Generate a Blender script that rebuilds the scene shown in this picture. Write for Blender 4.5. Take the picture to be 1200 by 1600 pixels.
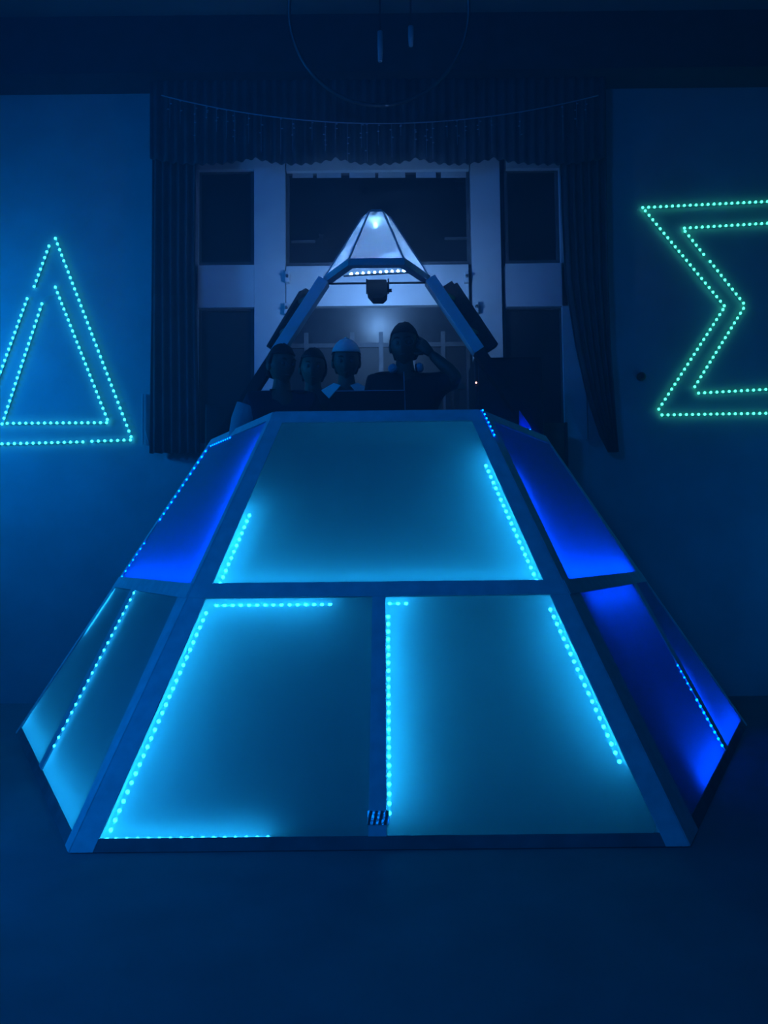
import bpy, bmesh, math, random
from mathutils import Vector, Matrix, Euler
random.seed(7)
SC = bpy.context.scene
for o in list(bpy.data.objects): bpy.data.objects.remove(o)
C = SC.collection
V = Vector
R = math.radians

# ------------------------------------------------------------------ camera
F = 1200.0; EYE = 1.25
cam = bpy.data.cameras.new('camera'); co = bpy.data.objects.new('camera', cam); C.objects.link(co)
cam.sensor_fit = 'VERTICAL'; cam.sensor_height = 36; cam.lens = 36 * F / 1600
cam.clip_start = .02; cam.clip_end = 60
CM = Matrix.Rotation(math.pi / 2 + math.atan(68 / F), 3, 'X') @ Matrix.Rotation(R(-.6), 3, 'Z')
co.location = (0, 0, EYE); co.rotation_euler = CM.to_euler()
SC.camera = co

# ------------------------------------------------------------------ view, world, lights
SC.view_settings.view_transform = 'Standard'; SC.view_settings.look = 'None'
SC.view_settings.exposure = 0.0; SC.view_settings.gamma = 1.0; SC.view_settings.use_curve_mapping = False
SC.cycles.use_denoising = True
SC.cycles.use_light_tree = False
SC.cycles.adaptive_threshold = .03; SC.cycles.max_bounces = 6; SC.cycles.diffuse_bounces = 3; SC.cycles.volume_bounces = 0
SC.cycles.transparent_max_bounces = 12; SC.cycles.sample_clamp_indirect = 3.0
HAZE = 0.045
w = bpy.data.worlds.new('world'); SC.world = w; w.use_nodes = True
nt = w.node_tree
nt.nodes['Background'].inputs[0].default_value = (0, 0, 0, 1)
vs = nt.nodes.new('ShaderNodeVolumeScatter'); vs.inputs['Density'].default_value = HAZE
vs.inputs['Anisotropy'].default_value = .25; vs.inputs['Color'].default_value = (.75, .9, 1, 1)
nt.links.new(vs.outputs[0], nt.nodes['World Output'].inputs['Volume'])

def area(name, loc, target, size, power, col, spread=math.pi):
    l = bpy.data.lights.new(name, 'AREA'); l.energy = power; l.color = col; l.shape = 'DISK'; l.size = size
    l.spread = spread
    o = bpy.data.objects.new(name, l); C.objects.link(o); o.location = loc
    o.rotation_euler = (V(target) - V(loc)).to_track_quat('-Z', 'Y').to_euler()
    return o
BLUE = (.0, .16, 1.0)
area('blue_wash_lamp_left', (-5.0, 5.3, 3.1), (-3.2, 6.75, 2.8), .3, 56, (.0, .25, 1.0), R(120))
area('blue_wash_lamp_right', (4.6, 4.6, .5), (3.2, 7.1, 2.6), .3, 10, (.0, .26, 1.0), R(130))
area('blue_floor_lamp', (-2.7, 3.1, 1.3), (-1.5, 3.0, .0), .15, 9, (.0, .22, 1.0), R(150))
area('ambient_fill_light', (-3.2, -1.2, 5.0), (-1.2, 4.6, .6), 1.0, 150, (.0, .19, 1.0))  # added soft fill for the dim blue ambient, no lamp known there

# ------------------------------------------------------------------ helpers
def unp(x, y, Y):
    """point of the room seen at photo pixel x,y and standing at distance Y"""
    d = CM @ V(((x - 600) / F, (800 - y) / F, -1))
    return V((0, 0, EYE)) + d * (Y / d.y)

def mat(name, col, rough=.6, metal=0.0, var=.25, scale=8, spec=.3, bump=0.0):
    m = bpy.data.materials.new(name); m.use_nodes = True
    n = m.node_tree; b = n.nodes['Principled BSDF']
    b.inputs['Roughness'].default_value = rough; b.inputs['Metallic'].default_value = metal
    b.inputs['Specular IOR Level'].default_value = spec
    tc = n.nodes.new('ShaderNodeTexCoord'); nz = n.nodes.new('ShaderNodeTexNoise')
    nz.inputs['Scale'].default_value = scale; nz.inputs['Detail'].default_value = 4
    n.links.new(tc.outputs['Object'], nz.inputs['Vector'])
    cr = n.nodes.new('ShaderNodeValToRGB')
    cr.color_ramp.elements[0].position = .3; cr.color_ramp.elements[1].position = .7
    cr.color_ramp.elements[0].color = tuple(c * (1 - var) for c in col) + (1,)
    cr.color_ramp.elements[1].color = tuple(min(1, c * (1 + var)) for c in col) + (1,)
    n.links.new(nz.outputs['Fac'], cr.inputs[0]); n.links.new(cr.outputs[0], b.inputs['Base Color'])
    if bump:
        bp = n.nodes.new('ShaderNodeBump'); bp.inputs['Strength'].default_value = bump; bp.inputs['Distance'].default_value = .01
        n.links.new(nz.outputs['Fac'], bp.inputs['Height']); n.links.new(bp.outputs[0], b.inputs['Normal'])
    return m

def emis(name, col, s):
    m = bpy.data.materials.new(name); m.use_nodes = True
    n = m.node_tree; n.nodes.clear()
    e = n.nodes.new('ShaderNodeEmission'); e.inputs[0].default_value = (*col, 1); e.inputs[1].default_value = s
    o = n.nodes.new('ShaderNodeOutputMaterial'); n.links.new(e.outputs[0], o.inputs[0])
    return m

def frosted(name, clear, diff, tint=(1, 1, 1), gloss=.04):
    """frosted acrylic sheet: scatters the light that falls on its back, lets a little straight through"""
    m = bpy.data.materials.new(name); m.use_nodes = True
    n = m.node_tree; n.nodes.clear()
    tc = n.nodes.new('ShaderNodeTexCoord'); nz = n.nodes.new('ShaderNodeTexNoise')
    nz.inputs['Scale'].default_value = 3; nz.inputs['Detail'].default_value = 5
    n.links.new(tc.outputs['Object'], nz.inputs['Vector'])
    cr = n.nodes.new('ShaderNodeValToRGB')
    cr.color_ramp.elements[0].color = tuple(.86 * c for c in tint) + (1,); cr.color_ramp.elements[1].color = tuple(.97 * c for c in tint) + (1,)
    n.links.new(nz.outputs['Fac'], cr.inputs[0])
    tl = n.nodes.new('ShaderNodeBsdfTranslucent'); n.links.new(cr.outputs[0], tl.inputs[0])
    df = n.nodes.new('ShaderNodeBsdfDiffuse'); n.links.new(cr.outputs[0], df.inputs[0])
    tr = n.nodes.new('ShaderNodeBsdfTransparent'); tr.inputs[0].default_value = (1, 1, 1, 1) if tint[0] == tint[2] else (*tint, 1)
    gl = n.nodes.new('ShaderNodeBsdfGlossy'); gl.inputs['Roughness'].default_value = .28
    m1 = n.nodes.new('ShaderNodeMixShader'); m1.inputs[0].default_value = diff
    n.links.new(tl.outputs[0], m1.inputs[1]); n.links.new(df.outputs[0], m1.inputs[2])
    m2 = n.nodes.new('ShaderNodeMixShader'); m2.inputs[0].default_value = clear
    n.links.new(m1.outputs[0], m2.inputs[1]); n.links.new(tr.outputs[0], m2.inputs[2])
    m3 = n.nodes.new('ShaderNodeMixShader'); m3.inputs[0].default_value = gloss
    n.links.new(m2.outputs[0], m3.inputs[1]); n.links.new(gl.outputs[0], m3.inputs[2])
    o = n.nodes.new('ShaderNodeOutputMaterial'); n.links.new(m3.outputs[0], o.inputs[0])
    return m

def clearmat(name):
    m = bpy.data.materials.new(name); m.use_nodes = True
    n = m.node_tree; n.nodes.clear()
    t = n.nodes.new('ShaderNodeBsdfTransparent'); t.inputs[0].default_value = (.97, .98, .98, 1)
    o = n.nodes.new('ShaderNodeOutputMaterial'); n.links.new(t.outputs[0], o.inputs[0])
    return m

def link(name, me, m, parent=None, smooth=False):
    o = bpy.data.objects.new(name, me); C.objects.link(o)
    for x in (m if isinstance(m, (list, tuple)) else [m]):
        if x is not None and not (isinstance(me, bpy.types.Mesh) and x.name in [q.name for q in me.materials if q]):
            me.materials.append(x)
    if parent: o.parent = parent
    if smooth and isinstance(me, bpy.types.Mesh):
        for p in me.polygons: p.use_smooth = True
    return o

class MB:
    """collects shapes for one mesh object (world coordinates)"""
    def __init__(s): s.v = []; s.f = []; s.mi = []
    def add(s, vs, fs, mi=0):
        b = len(s.v); s.v += [tuple(x) for x in vs]; s.f += [tuple(i + b for i in q) for q in fs]; s.mi += [mi] * len(fs); return s
    def hexa(s, a, b, mi=0):
        """a,b: two loops of equal length, closed into a solid"""
        n = len(a)
        fs = [tuple(range(n))[::-1], tuple(range(n, 2 * n))] + [(i, (i + 1) % n, n + (i + 1) % n, n + i) for i in range(n)]
        return s.add(list(a) + list(b), fs, mi)
    def box(s, lo, hi, mi=0):
        (x0, y0, z0), (x1, y1, z1) = lo, hi
        return s.hexa([(x0, y0, z0), (x1, y0, z0), (x1, y1, z0), (x0, y1, z0)], [(x0, y0, z1), (x1, y0, z1), (x1, y1, z1), (x0, y1, z1)], mi)
    def bar(s, p, q, w, d, up, mi=0):
        """bar p->q, width w across, depth d along up"""
        p, q = V(p), V(q); t = (q - p).normalized(); n = (V(up) - t * V(up).dot(t)).normalized(); c = t.cross(n)
        lo = [p + c * (w / 2) * a + n * (d / 2) * b for a, b in ((-1, -1), (1, -1), (1, 1), (-1, 1))]
        return s.hexa(lo, [x + (q - p) for x in lo], mi)
    def tube(s, pts, r, n=8, mi=0, closed=False):
        pts = [V(p) for p in pts]; rs = r if isinstance(r, (list, tuple)) else [r] * len(pts); rings = []
        ref = None
        for i, p in enumerate(pts):
            a = pts[(i - 1) % len(pts)] if closed else pts[max(i - 1, 0)]
            b = pts[(i + 1) % len(pts)] if closed else pts[min(i + 1, len(pts) - 1)]
            t = (b - a).normalized()
            if ref is None: ref = V((0, 0, 1)) if abs(t.z) < .9 else V((1, 0, 0))
            u = (ref - t * ref.dot(t)).normalized(); ref = u; v = t.cross(u)
            rings.append([p + (u * math.cos(6.28318 * k / n) + v * math.sin(6.28318 * k / n)) * rs[i] for k in range(n)])
        vs = [x for g in rings for x in g]; fs = []
        m = len(rings)
        for i in range(m if closed else m - 1):
            for k in range(n):
                a, b = i * n + k, i * n + (k + 1) % n
                c, d = ((i + 1) % m) * n + (k + 1) % n, ((i + 1) % m) * n + k
                fs.append((a, b, c, d))
        if not closed: fs += [tuple(range(n))[::-1], tuple(range((m - 1) * n, m * n))]
        return s.add(vs, fs, mi)
    def ball(s, c, r, nu=8, nv=6, mi=0):
        rx, ry, rz = r if isinstance(r, (list, tuple)) else (r, r, r); c = V(c)
        vs = [c + V((0, 0, rz))]
        for j in range(1, nv):
            a = math.pi * j / nv
            for i in range(nu):
                b = 2 * math.pi * i / nu
                vs.append(c + V((rx * math.sin(a) * math.cos(b), ry * math.sin(a) * math.sin(b), rz * math.cos(a))))
        vs.append(c - V((0, 0, rz))); fs = []
        for i in range(nu): fs.append((0, 1 + i, 1 + (i + 1) % nu))
        for j in range(nv - 2):
            for i in range(nu):
                a = 1 + j * nu + i; b = 1 + j * nu + (i + 1) % nu
                fs.append((a, a + nu, b + nu, b))
        L = len(vs) - 1; s0 = 1 + (nv - 2) * nu
        for i in range(nu): fs.append((L, s0 + (i + 1) % nu, s0 + i))
        return s.add(vs, fs, mi)
    def mesh(s, name):
        me = bpy.data.meshes.new(name); me.from_pydata(s.v, [], s.f)
        me.polygons.foreach_set('material_index', s.mi)
        bm = bmesh.new(); bm.from_mesh(me); bmesh.ops.recalc_face_normals(bm, faces=bm.faces); bm.to_mesh(me); bm.free()
        me.update(); return me
    def build(s, name, m, parent=None, smooth=False, bevel=0):
        off = V((0, 0, 0))
        if parent is not None:
            off = wloc(parent)
            s.v = [tuple(V(x) - off) for x in s.v]
        me = s.mesh(name)
        if bevel:
            bm = bmesh.new(); bm.from_mesh(me)
            bmesh.ops.bevel(bm, geom=list(bm.edges), offset=bevel, segments=2, affect='EDGES', profile=.5)
            bm.to_mesh(me); bm.free()
        return link(name, me, m, parent, smooth)

def wloc(o):
    p = V((0, 0, 0))
    while o: p += o.location; o = o.parent
    return p
def tag(o, label, cat, group=None, kind=None):
    if label: o['label'] = label
    if cat: o['category'] = cat
    if group: o['group'] = group
    if kind: o['kind'] = kind
    return o
def thing(name, loc, label, cat, group=None):
    o = bpy.data.objects.new(name, None); C.objects.link(o); o.location = loc; o.empty_display_size = .1
    return tag(o, label, cat, group)
def struct(o, label=None):
    o['kind'] = 'structure'
    if label: o['label'] = label
    return o

# ------------------------------------------------------------------ materials
M = {}
M['wall'] = mat('painted plaster', (.30, .33, .36), .85, var=.10, scale=2.5, bump=.1)
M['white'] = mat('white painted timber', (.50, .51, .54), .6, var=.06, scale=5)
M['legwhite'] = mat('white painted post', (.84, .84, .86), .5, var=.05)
M['floor'] = mat('dark worn floor', (.17, .18, .19), .8, var=.10, scale=3, spec=.1, bump=.15)
M['ceil'] = mat('dark ceiling', (.12, .16, .16), .9, var=.15, scale=2)
M['beam'] = mat('black beam', (.03, .035, .045), .8)
M['curtain'] = mat('dark velvet curtain', (.045, .055, .065), .95, var=.3, scale=6, spec=.05)
M['frame'] = mat('pale painted timber frame', (.68, .70, .72), .6, var=.10, scale=14, bump=.15)  # near-white base colour for the booth timber
M['black'] = mat('matt black', (.012, .013, .016), .6, var=.3, scale=20)
M['gloss'] = mat('black gloss plastic', (.02, .02, .025), .25, var=.2)
M['box'] = mat('light box lining', (.58, .60, .62), .8, var=.1, scale=4)
M['tape'] = mat('flexible led tape', (.35, .42, .42), .5, var=.1)
M['foil'] = mat('crumpled silver tape', (.7, .72, .72), .22, metal=1, var=.1, scale=40, bump=.9)
M['glass'] = mat('dark window glass', (.012, .016, .022), .10, var=.4, scale=2, spec=.4)
M['glass_matt'] = mat('dull patterned window glass', (.014, .017, .022), .55, var=.3, scale=5, spec=.3)
M['glass_tilted'] = mat('old rippled window glass', (.02, .026, .034), .3, var=.4, scale=9, spec=.22, bump=.05)
M['sash'] = mat('dark window sash', (.07, .075, .085), .6)
M['muntin'] = mat('grey glazing bar', (.09, .10, .115), .6)
M['foot'] = mat('dark floor-toned board', (.15, .16, .17), .8)  # bottom rail toned like the floor so its edge blends in
M['brown'] = mat('brown board', (.22, .11, .07), .7, var=.3, scale=6)
M['skin'] = mat('skin', (.12, .07, .05), .5, var=.08)
M['hair'] = mat('black hair', (.010, .010, .012), .7, var=.3, scale=60)
M['shirt_black'] = mat('black cotton', (.02, .021, .025), .9, var=.2)
M['shirt_pale'] = mat('pale cotton', (.35, .38, .42), .9, var=.08)
M['shirt_navy'] = mat('navy cotton', (.025, .03, .05), .9)
M['white_cloth'] = mat('white cotton', (.72, .72, .72), .8, var=.06)
M['denim'] = mat('dark denim', (.03, .04, .07), .9)
M['eye'] = mat('eye white', (.10, .10, .10), .15, var=.02)
M['lip'] = mat('lip', (.17, .07, .06), .5)
M['silver'] = mat('pale grey plastic', (.38, .36, .44), .35, var=.05)
M['steel'] = mat('grey steel', (.10, .105, .11), .35, metal=.8)
M['frost'] = frosted('frosted acrylic', .17, .30, (.62, .62, .62), .012)
M['frost_side'] = frosted('dense frosted acrylic', .0, .30, (.62, .62, .62), .012)
M['frost_cap'] = frosted('milky acrylic', .03, .45, (.36, .36, .36), .005)
M['clear'] = clearmat('clear acrylic core')
CY = (.009, .40, 1.0); BL = (.0, .045, 1.0)
LEDS = 100.0
M['led_cyan'] = emis('cyan led', CY, LEDS)
M['led_blue'] = emis('blue led', BL, 60)
M['led_cyan_open'] = emis('cyan bare led', CY, 22)
M['led_blue_open'] = emis('blue bare led', (.0, .06, 1.0), 26)
M['tape_cyan'] = emis('cyan led glow tape', CY, 26)
M['tape_blue'] = emis('blue led glow tape', BL, 34)
M['led_delta'] = emis('turquoise led', (.03, .75, 1.0), 7)
M['led_sigma'] = emis('green turquoise led', (.06, 1.0, .62), 4.5)
M['led_ice_hot'] = emis('bright ice white led', (.18, .44, 1.0), 750)
M['led_ice'] = emis('ice white led', (.15, .42, 1.0), 70)

# ------------------------------------------------------------------ room
YW = 6.75         # wall with the two signs
YB = 6.80         # window wall in the recess
def pane_box(x0, y0, x1, y1, Y, th, mb=None):
    a, b = unp(x0, y0, Y), unp(x1, y1, Y)
    mb = mb or MB(); mb.box((min(a.x, b.x), Y, min(a.z, b.z)), (max(a.x, b.x), Y + th, max(a.z, b.z))); return mb
ZC = unp(600, 57, YW).z                 # ceiling height
XL, XR = unp(262, 500, YW).x, unp(915, 500, YW).x     # opening
ZT = unp(600, 200, YW).z
struct(MB().box((-6, -3, -.1), (6, 8.2, 0)).build('floor', M['floor']), 'dark bare floor')
struct(MB().box((-6, -3, ZC), (6, 8.2, ZC + .1)).build('ceiling', M['ceil']), 'dark ceiling')
struct(MB().box((-6, YW, 0), (XL, YW + .12, ZC)).build('wall_left', M['wall']), 'plain wall behind the triangle sign')
struct(MB().box((XR, YW, 0), (6, YW + .12, ZC)).build('wall_right', M['wall']), 'plain wall behind the zigzag sign')
struct(MB().box((XL, YW, ZT), (XR, YW + .12, ZC)).build('wall_front', M['wall']), 'wall above the opening')
struct(MB().box((-6.1, -3, 0), (-6, 8.2, ZC)).build('wall_side_left', M['wall']))
struct(MB().box((6, -3, 0), (6.1, 8.2, ZC)).build('wall_side_right', M['wall']))
struct(MB().box((-6, -3.1, 0), (6, -3, ZC)).build('wall_rear', M['wall']))
zb = unp(600, 110, YW - .3).z
struct(MB().box((-6, YW - .3, zb), (6, YW, ZC)).build('trim_1', M['beam']), 'dark beam along the top of the wall')

zl = unp(600, 690, YW).z
struct(MB().box((XL, YW - .02, 0), (XR, YW, zl)).build('wall_low', M['wall']), 'wall under the opening')
# window wall in the recess: white posts and rails, dark panes, white backing behind them
wb = MB().box((XL - .3, YB + .1, 0), (XR + .3, YB + .2, ZC)).build('wall_back', M['wall']); struct(wb, 'back wall of the recess')
n = 0
def win(x0, y0, x1, y1, bars_v=(), bars_h=(), bw=4, lighter=(), dull=False):
    """window from pixels at YB: frame, panes between glazing bars"""
    global n
    n += 1
    a, b = unp(x0, y1, YB), unp(x1, y0, YB)
    root = bpy.data.objects.new('window_%d' % n, None); C.objects.link(root); root.location = ((a.x + b.x) / 2, YB, a.z); struct(root)
    t = .03
    fr = MB()
    fr.box((a.x, YB, a.z), (a.x + t, YB + .08, b.z)); fr.box((b.x - t, YB, a.z), (b.x, YB + .08, b.z))
    fr.box((a.x + t, YB, b.z - t), (b.x - t, YB + .08, b.z)); fr.box((a.x + t, YB, a.z), (b.x - t, YB + .08, a.z + t))
    fr.build('window_frame', M['sash'], root)
    xs = [a.x + t] + [unp(x, 500, YB).x for x in bars_v] + [b.x - t]
    zs = [a.z + t] + [unp(600, y, YB).z for y in bars_h][::-1] + [b.z - t]
    hb = bw / F * YB / 2
    for x in xs[1:-1]: MB().box((x - hb, YB + .015, zs[0]), (x + hb, YB + .06, zs[-1])).build('glazing_bar', M['muntin'] if lighter else M['sash'], root)
    for z in zs[1:-1]: MB().box((xs[0], YB + .02, z - hb), (xs[-1], YB + .055, z + hb)).build('glazing_bar', M['sash'], root)
    for i in range(len(xs) - 1):
        for j in range(len(zs) - 1):
            tl = .055 if (lighter and j == len(zs) - 2) else 0      # upper panes of the lower window tilted to place the lamp reflection
            x0_, x1_, z0_, z1_ = xs[i], xs[i + 1], zs[j], zs[j + 1]
            MB().hexa([(x0_, YB + .035, z0_), (x1_, YB + .035, z0_), (x1_, YB + .042, z0_), (x0_, YB + .042, z0_)],
                      [(x0_, YB + .035 - tl, z1_), (x1_, YB + .035 - tl, z1_), (x1_, YB + .042 - tl, z1_), (x0_, YB + .042 - tl, z1_)]).build('pane', M['glass_tilted'] if tl else M['glass_matt'] if lighter or dull else M['glass'], root)
    return root
win(308, 264, 397, 415); win(447, 264, 733, 416); win(790, 262, 872, 412)
win(308, 480, 397, 760, dull=True); win(447, 476, 733, 760, (478, 550, 595, 645, 692), (538,), 7, True); win(790, 478, 880, 760, dull=True)
tn = 1
def trim(x0, y0, x1, y1, Y=YB - .05, th=.15, m='white', label=None):
    global tn
    tn += 1
    return struct(pane_box(x0, y0, x1, y1, Y, th).build('trim_%d' % tn, M[m]), label)
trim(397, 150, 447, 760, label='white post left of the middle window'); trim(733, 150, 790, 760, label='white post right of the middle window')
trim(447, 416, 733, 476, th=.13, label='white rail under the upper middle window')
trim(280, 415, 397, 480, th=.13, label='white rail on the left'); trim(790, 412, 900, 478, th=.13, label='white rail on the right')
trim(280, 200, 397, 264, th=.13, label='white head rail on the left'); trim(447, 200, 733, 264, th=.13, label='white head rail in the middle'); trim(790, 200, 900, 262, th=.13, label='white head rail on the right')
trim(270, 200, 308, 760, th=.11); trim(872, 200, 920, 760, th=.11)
# small white shutter brackets on the posts
for x, y, lab in ((450, 427, 'small white shutter bracket high on the left white post'), (728, 427, 'small white shutter bracket high on the right white post'),
                  (449, 476, 'small white shutter bracket low on the left white post'), (743, 474, 'small white shutter bracket low on the right white post')):
    p = unp(x, y, YB - .05); q = thing('shutter_bracket', (p.x, YB - .05, p.z - .1), lab, 'bracket', 'shutter brackets on the white posts')
    MB().box((p.x - .02, YB - .11, p.z - .1), (p.x + .02, YB - .05, p.z)).build('bracket_plate', M['white'], q, bevel=.006)
    MB().tube([(p.x, YB - .11, p.z - .05), (p.x, YB - .14, p.z - .05)], .012).build('pin', M['steel'], q)
# pale rectangles under the head rail of the upper middle window
for i, (x0, x1) in enumerate(((457, 489), (495, 533), (546, 586), (591, 633), (650, 681), (689, 728))):
    a, b = unp(x0, 278, YB), unp(x1, 267, YB)
    m = MB(); mid = (a.x + b.x) / 2
    m.box((a.x, YB - .006, a.z), (b.x, YB + .002, b.z))
    tag(m.build('pale_rectangle', M['shirt_pale'], bevel=.002), 'pale rectangle along the top of the upper window, %s from the left' % ('first', 'second', 'third', 'fourth', 'fifth', 'sixth')[i], 'card', 'pale rectangles on the upper window')
# pale slim ledges across the upper pane
for x0, x1, y, lab in ((455, 492, 378, 'slim pale ledge on the upper window left of the lit pyramid'), (695, 731, 373, 'slim pale ledge on the upper window right of the lit pyramid')):
    a, b = unp(x0, y, YB), unp(x1, y - 2, YB)
    m = MB().box((a.x, YB - .012, a.z), (b.x, YB + .03, b.z)); m.box((a.x, YB + .01, b.z), (b.x, YB + .03, b.z + .006))
    tag(m.build('window_ledge', M['muntin']), lab, 'ledge')

# ------------------------------------------------------------------ curtains
def curtain_mesh(left, right, Y, folds, amp, rows=26):
    """left/right: functions t-> pixel (x,y); t 0 top .. 1 bottom. Closed sheet with thickness"""
    nx = folds * 8
    front = []; back = []
    for j in range(rows + 1):
        t = j / rows
        (xa, ya), (xb, yb) = left(t), right(t)
        rf = []; rb = []
        for i in range(nx + 1):
            u = i / nx
            p = unp(xa + (xb - xa) * u, ya + (yb - ya) * u, Y)
            d = amp * math.sin(u * folds * 6.28318 + .6 * math.sin(t * 3 + u * 4)) * (.7 + .3 * t)
            rf.append(V((p.x, Y + d, p.z))); rb.append(V((p.x, Y + d + .012, p.z)))
        front.append(rf); back.append(rb)
    vs = [v for r in front for v in r] + [v for r in back for v in r]
    W = nx + 1; N = W * (rows + 1); fs = []
    for j in range(rows):
        for i in range(nx):
            a = j * W + i; fs.append((a, a + 1, a + W + 1, a + W)); fs.append((N + a, N + a + W, N + a + W + 1, N + a + 1))
    for j in range(rows):
        for i in (0, nx):
            a = j * W + i; fs.append((a, a + W, N + a + W, N + a))
    for i in range(nx):
        for j in (0, rows):
            a = j * W + i; fs.append((a, a + 1, N + a + 1, N + a))
    m = MB(); m.add(vs, fs); return m
def lerp(pts):
    def f(t):
        s = t * (len(pts) - 1); i = min(int(s), len(pts) - 2); u = s - i
        return tuple(pts[i][k] * (1 - u) + pts[i + 1][k] * u for k in (0, 1))
    return f
YCU = YW - .12
c = curtain_mesh(lerp([(238, 128), (236, 420), (233, 708)]), lerp([(308, 128), (305, 420), (312, 708)]), YCU, 6, .035)
c = tag(c.build('curtain', M['curtain'], smooth=True), 'long dark curtain hanging straight beside the triangle sign', 'curtain')
c = curtain_mesh(lerp([(872, 128), (878, 330), (884, 440), (900, 540), (918, 620), (938, 680), (952, 706)]),
                 lerp([(946, 128), (948, 330), (950, 440), (954, 540), (960, 620), (964, 680), (966, 706)]), YCU, 6, .035, 36)
tag(c.build('curtain', M['curtain'], smooth=True), 'long dark curtain drawn aside beside the zigzag sign', 'curtain')
# scalloped valance
pk = [(300, 262), (398, 247), (525, 247), (652, 246), (770, 245), (880, 250)]
def scal(x):
    xs = [232] + [p[0] for p in pk[1:-1]] + [948]
    for a, b in zip(xs, xs[1:]):
        if a <= x <= b: break
    u = (x - a) / (b - a)
    return 246 + 10 * (1 - abs(2 * u - 1) ** 2.2)
mb = MB(); nx = 240; rows = 8; vs = []; Yv = YCU - .06
for k in (0, 1):
    for j in range(rows + 1):
        for i in range(nx + 1):
            x = 234 + (946 - 234) * i / nx; y = 118 + (scal(x) - 118) * j / rows
            d = .022 * math.sin(i / nx * 46 * 6.28318) * (.6 + .4 * j / rows)
            p = unp(x, y, Yv); vs.append(V((p.x, Yv + d + .012 * k, p.z)))
W = nx + 1; N = W * (rows + 1); fs = []
for j in range(rows):
    for i in range(nx):
        a = j * W + i; fs += [(a, a + 1, a + W + 1, a + W), (N + a, N + a + W, N + a + W + 1, N + a + 1)]
for i in range(nx):
    for j in (0, rows):
        a = j * W + i; fs.append((a, a + 1, N + a + 1, N + a))
for j in range(rows):
    for i in (0, nx):
        a = j * W + i; fs.append((a, a + W, N + a + W, N + a))
mb.add(vs, fs)
tag(mb.build('valance', M['curtain'], smooth=True), 'dark pleated valance with scalloped hem across the opening', 'valance')

# unlit icicle string lights swagged across the valance
Ys = Yv - .06
sp = []
for i in range(41):
    u = i / 40; x = 252 + (935 - 252) * u; y = 149 + 44 * (1 - (2 * u - 1) ** 2); sp.append(unp(x, y, Ys))
ic = thing('icicle_light_string', unp(594, 193, Ys), 'unlit icicle string light sagging in front of the dark valance', 'string light')
MB().tube(sp, .0045, 5).build('cord', M['silver'], ic)
for i in range(1, 40, 1):
    if random.random() < .2: continue
    p = sp[i] + V((random.uniform(-.03, .03), 0, 0)); L = random.uniform(.10, .36)
    m = MB(); m.tube([p, p - V((0, 0, L))], .0015, 4)
    for k in range(random.randint(2, 4)):
        z = L * (k + random.random()) / 4.2
        m.ball(p - V((random.uniform(-.015, .015), .004, z)), (.011, .005, .005), 5, 4)
    m.build('light_strand', M['silver'], ic)

# hanging hoop lamp near the ceiling
Yh = 6.0
hc = unp(592, 20, Yh); rx = 146 / F * Yh
hl = thing('hoop_lamp', (hc.x, Yh, hc.z - rx * .84), 'large dark hoop lamp with two pale tubes hanging under the ceiling', 'lamp')
ang = R(22)
ring = [hc + V((rx * math.cos(a), -rx * math.sin(a) * math.sin(ang) * .9, rx * math.sin(a) * .86)) for a in [6.28318 * i / 64 for i in range(64)]]
MB().tube(ring, .016, 8, closed=True).build('hoop', M['steel'], hl, True)
for x, y0, y1 in ((594, 50, 96), (642, 42, 72)):
    a, b = unp(x, y0, Yh - .05), unp(x, y1, Yh - .05)
    MB().tube([a, a + (b - a) * .55, b], [.022, .022, .017], 10).build('tube_shade', M['shirt_pale'], hl, True)
    MB().tube([a, V((a.x, a.y, hc.z + .30))], .008, 6).build('stem', M['black'], hl)
MB().bar(hc + V((-rx * .93, 0, .30)), hc + V((rx * .93, 0, .30)), .03, .03, (0, 0, 1)).build('cross_bar', M['black'], hl)
for s in (-1, 1):
    MB().tube([hc + V((s * rx * .8, 0, .30)), (hc.x + s * rx * .8, Yh, ZC)], .007, 6).build('hanging_rod', M['black'], hl)

# ------------------------------------------------------------------ LED machinery
led_me = {}
def led_mesh(kind, r):
    key = (kind, r)
    if key not in led_me:
        m = MB().ball((0, 0, 0), r, 6, 4); me = m.mesh('led'); me.materials.append(M[kind])
        for p in me.polygons: p.use_smooth = True
        led_me[key] = me
    return led_me[key]
def led_strip(p, q, kind, r, pitch, parent, normal, skip=(), ends=True):
    """tape from p to q with single leds on it"""
    p, q = V(p), V(q); L = (q - p).length; N = max(1, int(round(L / pitch)))
    nn = V(normal).normalized()
    root = MB().bar(p - nn * r * .9, q - nn * r * .9, r * 1.1, r * .4, nn).build('led_strip', M['tape'], parent)
    off = wloc(root)
    for i in range(N + 1):
        if i in skip: continue
        o = bpy.data.objects.new('led', led_mesh(kind, r)); C.objects.link(o); o.parent = root
        o.location = p + (q - p) * (i / N) - off
    return root
def glow_tape(p, q, kind, parent, normal, wd=.012):
    return MB().bar(p, q, wd, .006, normal).build('led_tape', M[kind], parent)

# ------------------------------------------------------------------ wall signs
def sign_seg(root, a, b, kind, pitch):
    p, q = unp(*a, YW), unp(*b, YW)
    p.y = q.y = YW - .022
    led_strip(p, q, kind, .0125, pitch, root, (0, -1, 0))
p = unp(88, 694, YW)
dl = thing('led_triangle_sign', (p.x, YW, p.z), 'turquoise double-outlined triangle sign of led strips on the left wall', 'sign')
for a, b in (((88, 374), (206, 683)), ((205, 688), (145, 690)), ((131, 691), (-34, 695)), ((-36, 688), (44, 468)), ((55, 449), (78, 386)),
             ((88, 450), (169, 656)), ((168, 661), (13, 662)), ((5, 663), (67, 476))):
    sign_seg(dl, a, b, 'led_delta', .0545)
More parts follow.
